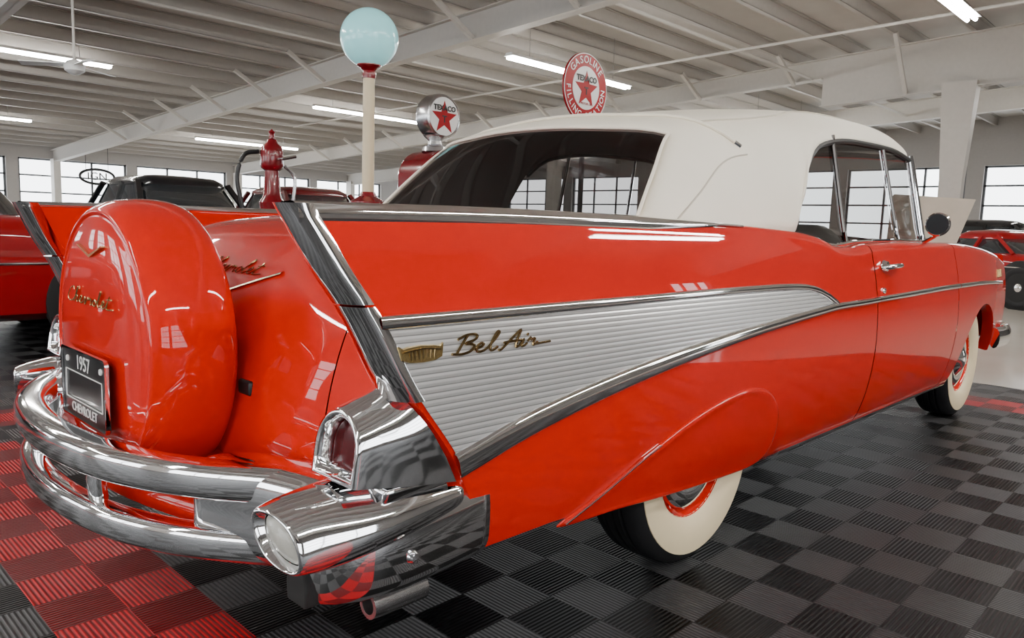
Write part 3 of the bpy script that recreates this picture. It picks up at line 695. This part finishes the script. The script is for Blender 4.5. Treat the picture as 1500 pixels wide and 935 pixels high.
    for t in ts:
        y=.785-.315*t; xx=-1.285-.105*t**1.25
        pr=[(.15,.506),(.10,.520),(.05,.528),(.012,.527),(-.012,.512),(-.020,.48),(-.018,.43),(-.018,.385),(-.010,.350),(.012,.332),(.05,.328)]
        e=1.0 if t<=.86 else max(.25,math.sqrt(max(0,1-((t-.86)/.14)**2)))
        rows.append([(xx+.06+(q[0]-.06)*e,sg*y,.428+(q[1]-.428)*(.6+.4*e)) for q in catmull(pr,4)])
    MB().grid(rows).build('bumper_band',CHROME,CAR,angle=75)
    # short exhaust tip tucked under the bumper end
    MB().lathe([(.018,.02),(.018,.0),(.027,.0),(.028,.012),(.028,.13)],(-1.20,sg*.83,.276),'x',20).build('exhaust_tip',STEEL,CAR)
for z,nm,rz_,ra_ in ((.492,'upper_bumper_bar',.037,.038),(.362,'lower_bumper_bar',.033,.030)):
    half=[(-1.27,-.68),(-1.325,-.61),(-1.385,-.525),(-1.440,-.42),(-1.484,-.29),(-1.508,-.14),(-1.515,0)]
    P=catmull([(x,y,z) for x,y in half]+[(x,-y,z) for x,y in half[-2::-1]],6)
    MB().tube(P,ra_,32,rb=rz_,p=3.4).build(nm,CHROME,CAR,angle=60)
for s in (-1,1): MB().tube([(-1.480,s*.22,.375),(-1.486,s*.22,.43),(-1.482,s*.22,.48)],.034,14,rb=.018).build('bumper_upright',CHROME,CAR)
MB().grid([[(x+.10*(y/.55)**2,y,z) for y in np.linspace(-.49,.49,21)] for x,z in ((-1.16,.45),(-1.35,.435),(-1.43,.425),(-1.442,.405),(-1.44,.375))]).build('rear_pan',RED,CAR,angle=60)
# ================================================================== background cars
def bgcar(label,loc,rz,L,W,H,paint,roofm,belt,hood,cab,roofx,whitewall=True,open_top=False,group=None):
    t=tag(empty('car',loc,rz),label,'car',group); zt_=pchip([-L/2,-L/2+.25,cab[0]-.1,cab[0]+.3,cab[1]-.2,cab[1]+.1,L/2-.4,L/2],[hood-.2,hood-.02,belt-.02,belt,belt,belt-.02,hood,hood-.18])
    rows=[]
    for u in np.linspace(-1,1,41):
        x=L/2*u; e=1-abs(u)**10; wv=W/2*(1-.10*abs(u)**3)*(.80+.20*e); top=zt_(x); b=.22+.14*(1-e)
        half=[(0,b),(wv*.82,b),(wv*.95,b+.06),(wv*.99,.45),(wv,.60),(wv*.985,top-.14),(wv*.95,top-.05),(wv*.88,top-.01),(wv*.7,top+.005),(wv*.35,top+.025),(0,top+.03)]
        rows.append([(x,-y,z) for y,z in half]+[(x,y,z) for y,z in half[-2:0:-1]])
    bd=MB().loft(rows).build('body',paint,t,angle=50)
    def ring(x0,x1,hw,z,p=5,n=40):
        out=[]
        for k in range(n):
            a=2*PI*k/n; c,s=math.cos(a),math.sin(a); out.append(((x0+x1)/2+(x1-x0)/2*math.copysign(abs(c)**(2/p),c),hw*math.copysign(abs(s)**(2/p),s),z))
        return out
    if not open_top:
        MB().loft([ring(cab[0],cab[1],W*.44,belt-.03),ring(roofx[0],roofx[1],W*.36,H-.13)]).build('windows',DKGLASS,t,angle=60)
        MB().loft([ring(roofx[0]-.03,roofx[1]+.03,W*.37,H-.16),ring(roofx[0]-.02,roofx[1]+.02,W*.365,H-.10),ring(roofx[0]+.12,roofx[1]-.12,W*.31,H-.03),ring(roofx[0]+.45,roofx[1]-.45,W*.16,H)]).build('roof',roofm,t,angle=60)
        for s in (-1,1):
            for xb,xt in ((cab[1]-.12,roofx[1]-.1),((cab[0]+cab[1])/2-.1,(roofx[0]+roofx[1])/2-.1),(cab[0]+.14,roofx[0]+.12)):
                MB().bar((xb,s*W*.437,belt-.02),(xt,s*W*.362,H-.12),.07,.05,up=(1,0,0)).build('pillar',roofm,t,smooth=False)
    else:
        MB().loft([ring(cab[0],cab[1]-.5,W*.40,belt-.02),ring(cab[0]+.06,cab[1]-.56,W*.37,belt+.07),ring(cab[0]+.2,cab[1]-.7,W*.3,belt+.1)]).build('tonneau',SEAT,t,angle=60)
        MB().grid([[(cab[1]+.1-.35*v-.25*abs(q)**3,q*W*.42,belt+.42*v) for q in np.linspace(-1,1,15)] for v in np.linspace(0,1,5)]).build('windshield',DKGLASS,t)
    for x in (-L*.29,L*.29):
        for s in (-1,1):
            wy=s*(W/2*(1-.10*.58**3)-.085); wb=MB().lathe([(0,s*.098),(.37,s*.098),(.385,s*.09),(.385,0)],(x,wy,.36),'y',40).build('wheel_arch',DARK,t)
            f=lambda P:[(r,s*(h+.01)) for r,h in P]
            wh=MB().lathe(f(TY),(x,wy,.334),'y',40).build('wheel',RUBBER,t,angle=30)
            if whitewall: MB().lathe(f(WWP),(x,wy,.334),'y',40).build('whitewall',WHITEWALL,wh)
            MB().lathe(f([(.19,.07)]+CAP),(x,wy,.334),'y',32).build('hubcap',CHROME,wh)
    for s in (-1,1):
        MB().tube([(s*(L/2-.25),-W*.46,.46),(s*(L/2+.0),-W*.42,.46),(s*(L/2+.07),-W*.25,.46),(s*(L/2+.09),0,.46),(s*(L/2+.07),W*.25,.46),(s*L/2,W*.42,.46),(s*(L/2-.25),W*.46,.46)],.03,10,rb=.06).build('bumper',CHROME,t)
        for k in (-1,1):
            MB().lathe([(0,s*.03),(.07,s*.02),(.085,-s*.08)],(s*(L/2-.02),k*W*.36,hood-.22),'x',20).build('headlight' if s>0 else 'tail_light',LENSWHITE if s>0 else LENSRED,t)
        MB().tube([(x,s*(W/2*(1-.10*abs(2*x/L)**3)+.002),.64) for x in np.linspace(-L*.45,L*.45,24)],.012,8).build('side_moulding',CHROME,t)
        MB().tube([((cab[0]+cab[1])/2+.02,s*(W*.5+.0),belt-.16),((cab[0]+cab[1])/2+.16,s*(W*.5+.0),belt-.16)],.012,8).build('door_handle',CHROME,t)
    return t
bgcar('red open car with dark tyre and chrome strip at left edge, beside the spare wheel',(-1.5,5.12,0),0,5.0,1.85,1.45,REDB,REDB,.98,.93,(-1.3,1.0),(-.8,.5),False,True)
bgcar('black rounded old sedan behind the fins, in front of the far windows',(2.7,10.2,0),rad(90),4.8,1.8,1.60,BLACKPAINT,BLACKPAINT,1.02,.95,(-1.5,1.1),(-1.0,.6))
bgcar('dark red old car with black windows behind the hand pump',(5.35,10.9,0),rad(90),4.7,1.8,1.60,DKRED,DKRED,1.0,.95,(-1.5,1.0),(-1.0,.5))
bgcar('low red sports coupe at the right frame edge beyond the hood',(13.0,1.2,0),rad(60),4.4,1.8,1.22,REDB,REDB,.85,.80,(-1.2,.8),(-.75,.25),False)
bgcar('black sedan behind the low red coupe at the right edge',(17.6,2.6,0),rad(90),4.7,1.85,1.5,BLACKPAINT,BLACKPAINT,.98,.92,(-1.5,1.0),(-1,.5),False)
# ================================================================== garage antiques
lp=tag(empty('lamp_post',(1.18,2.57,0)),'cream lamp post with a round milk-glass globe and maroon collar','lamp')
MB().lathe([(0,0),(.17,0),(.17,.06),(.12,.12),(.10,.9),(.11,1.08),(.13,1.12),(.13,1.15),(.06,1.19),(.05,1.22),(0,1.22)],n=32).build('base',MAROON,lp)
MB().lathe([(.043,1.20),(.040,2.03),(0,2.03)],n=24).build('pole',CREAM,lp)
MB().lathe([(0,2.0),(.045,2.0),(.05,2.03),(.045,2.05),(.06,2.07),(.085,2.085),(.085,2.10),(.0,2.10)],n=32).build('collar',MAROON,lp)
MB().lathe([(.2*math.sin(a),2.272-.2*math.cos(a)) for a in np.linspace(0.02,PI,28)],n=48).build('globe',GLOBE,lp)
def star(R,r,c=(0,0)): return [(c[0]+(R if i%2==0 else r)*math.sin(PI*i/5),c[1]+(R if i%2==0 else r)*math.cos(PI*i/5)) for i in range(10)]
gp=tag(empty('gas_pump',(2.80,3.78,0)),'maroon gas pump topped by a round white globe with a red star','gas pump')
out=[]
for a in np.linspace(0,PI,15): out.append((.29*math.cos(a),1.45+.26*math.sin(a)))
out+=[(-.29,.12),(.29,.12)]
MB().prism(out,lambda a,b:(a,-.22,b),lambda a,b:(a,.22,b)).build('cabinet',MAROON,gp,bevel=.03,angle=50)
MB().box(-.31,.31,-.25,.25,0,.12).build('plinth',MAROON,gp,bevel=.02)
pf=MB().prism(rrect(.18,.13,.03),lambda a,b:(a,-.225,1.36+b),lambda a,b:(a,-.235,1.36+b)).build('dial_face',WHITE,gp,smooth=False)
mb=MB(); ro_=rrect(.195,.145,.04); ri=rrect(.175,.125,.03); mb.grid([[(a,-.22,1.36+b) for a,b in ro_],[(a,-.245,1.36+b) for a,b in ro_],[(a,-.245,1.36+b) for a,b in ri],[(a,-.23,1.36+b) for a,b in ri]],False,True).build('dial_bezel',CHROME,pf,smooth=False)
MB().tube(catmull([(.31,0,1.1),(.4,-.03,1.0),(.42,-.05,.6),(.36,-.05,.35),(.33,-.02,.7),(.31,0,.95)],6),.017,8).build('hose',BLACK,gp)
MB().lathe([(.13,1.70),(.12,1.74),(.07,1.77),(.065,1.80),(.10,1.83),(.12,1.85)],n=24).build('globe_neck',STEEL,gp)
gl=MB().lathe([(0,-.085),(.175,-.085),(.185,-.095),(.205,-.085),(.215,-.05),(.215,.05),(.205,.085),(.185,.095),(.175,.085),(0,.085)],(0.03,0,2.03),'y',48).build('globe_body',STEEL,gp,angle=30)
def emblem(t,cx_,cz,R,y):
    d_=MB().prism([(cx_+R*math.cos(a),cz+R*math.sin(a)) for a in np.linspace(0,2*PI,48,endpoint=False)],lambda a,b:(a,y+.004,b),lambda a,b:(a,y,b)).build('face',WHITE,t,smooth=False)
    MB().prism(star(R*.90,R*.37,(cx_,cz-R*.08)),lambda a,b:(a,y+.001,b),lambda a,b:(a,y-.004,b)).build('star',SIGNRED,d_,smooth=False)
    mb=MB(); text_mb(mb,'T',R*.5,FACE_NY(cx_,y-.006,cz-R*.16),bold=R*.012); mb.build('letter',INK,d_,smooth=False)
    mb=MB(); text_mb(mb,'TEXACO',R*.38,FACE_NY(cx_,y-.007,cz+R*.42),bold=R*.012); mb.build('lettering',INK,d_,smooth=False)
    return d_
emblem(gl,.03,2.03,.178,-.092)
sg_=tag(empty('enamel_sign',(4.87,3.65,0)),'round maroon and white enamel gasoline sign with red star on a pole','sign')
SR=.385; sz=2.59
MB().lathe([(0,0),(.28,0),(.28,.03),(.05,.07),(.03,.1),(.03,2.25),(0,2.25)],n=24).build('stand',BLACK,sg_)
db=MB().lathe([(0,-.015),(SR-.01,-.015),(SR,-.008),(SR,.008),(SR-.01,.015),(0,.015)],(0,0,sz),'y',64).build('sign_disc',SIGNRED,sg_,angle=30)
mb=MB()
for r_ in (SR-.008,SR*.61): mb.lathe([(r_-.006,-.016),(r_-.006,-.019),(r_+.003,-.019),(r_+.003,-.016)],(0,0,sz),'y',64)
def arc_text(mb,txt,R,step,top,size):
    n=len(txt); wd={'I':.45,' ':.6,'L':.85,'F':.9}; ws=[wd.get(c,1.0) for c in txt]; tot=sum(ws); acc=0
    for i,c in enumerate(txt):
        k=(acc+ws[i]/2-tot/2)*step; acc+=ws[i]
        if c==' ': continue
        if top: pos=(R*math.sin(k),R*math.cos(k)); rot=-k
        else: pos=(R*math.sin(k),-R*math.cos(k)); rot=k
        M=FACE_NY(0,-.018,sz)@Matrix.Translation((pos[0],pos[1],0))@Matrix.Rotation(rot,4,'Z')
        text_mb(mb,c,size,M,bold=.001)
arc_text(mb,'GASOLINE',SR*.80,.28,True,.112); arc_text(mb,'FILLING STATION',SR*.80,.262,False,.098)
mb.build('ring_lettering',WHITE,db,smooth=False)
e=emblem(sg_,0,sz,SR*.60,-.021); mb=MB(); text_mb(mb,'MOTOR OIL',.036,FACE_NY(0,-.029,sz-.175)); mb.build('small_lettering',SIGNRED,db,smooth=False)
# hand-cranked pump
hp=tag(empty('hand_pump',(1.54,4.6,0)),'old red hand-crank fuel pump with a cream lower column and looping black hose','fuel pump')
MB().lathe([(0,0),(.2,0),(.2,.05),(.12,.1),(.10,1.08),(.11,1.12),(0,1.12)],n=28).build('column',CREAM,hp)
MB().lathe([(.11,1.10),(.12,1.16),(.09,1.20),(.075,1.24),(.065,1.45),(.095,1.47),(.105,1.50),(.105,1.62),(.09,1.67),(.055,1.70),(.045,1.73),(.028,1.74),(.022,1.78),(.032,1.80),(.0,1.83)],n=28).build('pump_head',MAROON,hp)
MB().tube([(.0,-.1,1.55),(.0,-.2,1.55),(.12,-.22,1.58)],.014,8).build('crank',STEEL,hp)
MB().tube(catmull([(-.10,.05,1.62),(-.22,.1,1.58),(-.28,.12,1.38),(-.25,.1,1.15),(-.2,.08,.9),(-.15,.05,.8)],6),.02,8).build('hose',BLACK,hp)
MB().tube(catmull([(.08,-.08,1.5),(.16,-.12,1.4),(.15,-.12,1.2),(.12,-.1,1.05)],6),.016,8).build('nozzle',STEEL,hp)
# slanted beige panel on added legs, stand-in for another car's probable open hood
bb=tag(empty('tilted_panel',(5.72,.24,.0)),'beige tilted panel on legs beyond the hood','board')
MB().add([(-.22,.24,.85),(.16,-.20,.85),(.42,-.30,1.40),(-.02,.28,1.43),(-.20,.26,.83),(.18,-.18,.83),(.44,-.28,1.38),(.0,.30,1.41)],[(0,1,2,3),(7,6,5,4),(0,4,5,1),(1,5,6,2),(2,6,7,3),(3,7,4,0)]).build('panel',BEIGE,bb,smooth=False)
for a,b in (((-.15,.2,0),(-.13,.22,.9)),((.15,-.15,0),(.17,-.17,.9))): MB().tube([a,b],.02,8).build('leg',BLACK,bb)
# oval hanging sign in front of the left windows
ns=tag(empty('neon_sign',(8.28,30.8,2.43)),'small black oval outline sign hanging before the far left windows','sign')
MB().tube([(.62*math.cos(a),0,.28*math.sin(a)) for a in np.linspace(0,2*PI,40,endpoint=False)],.05,8,closed=True,up=(0,1,0)).build('ring',BLACK,ns)
mb=MB(); text_mb(mb,'IGN',.42,FACE_NY(0,0,0),ext=.02); mb.build('lettering',BLACK,ns,smooth=False)
for s in (-.4,.4): MB().tube([(s,0,.2),(s,0,zroof(30.8)-2.44)],.01,6).build('hanger',BLACK,ns)
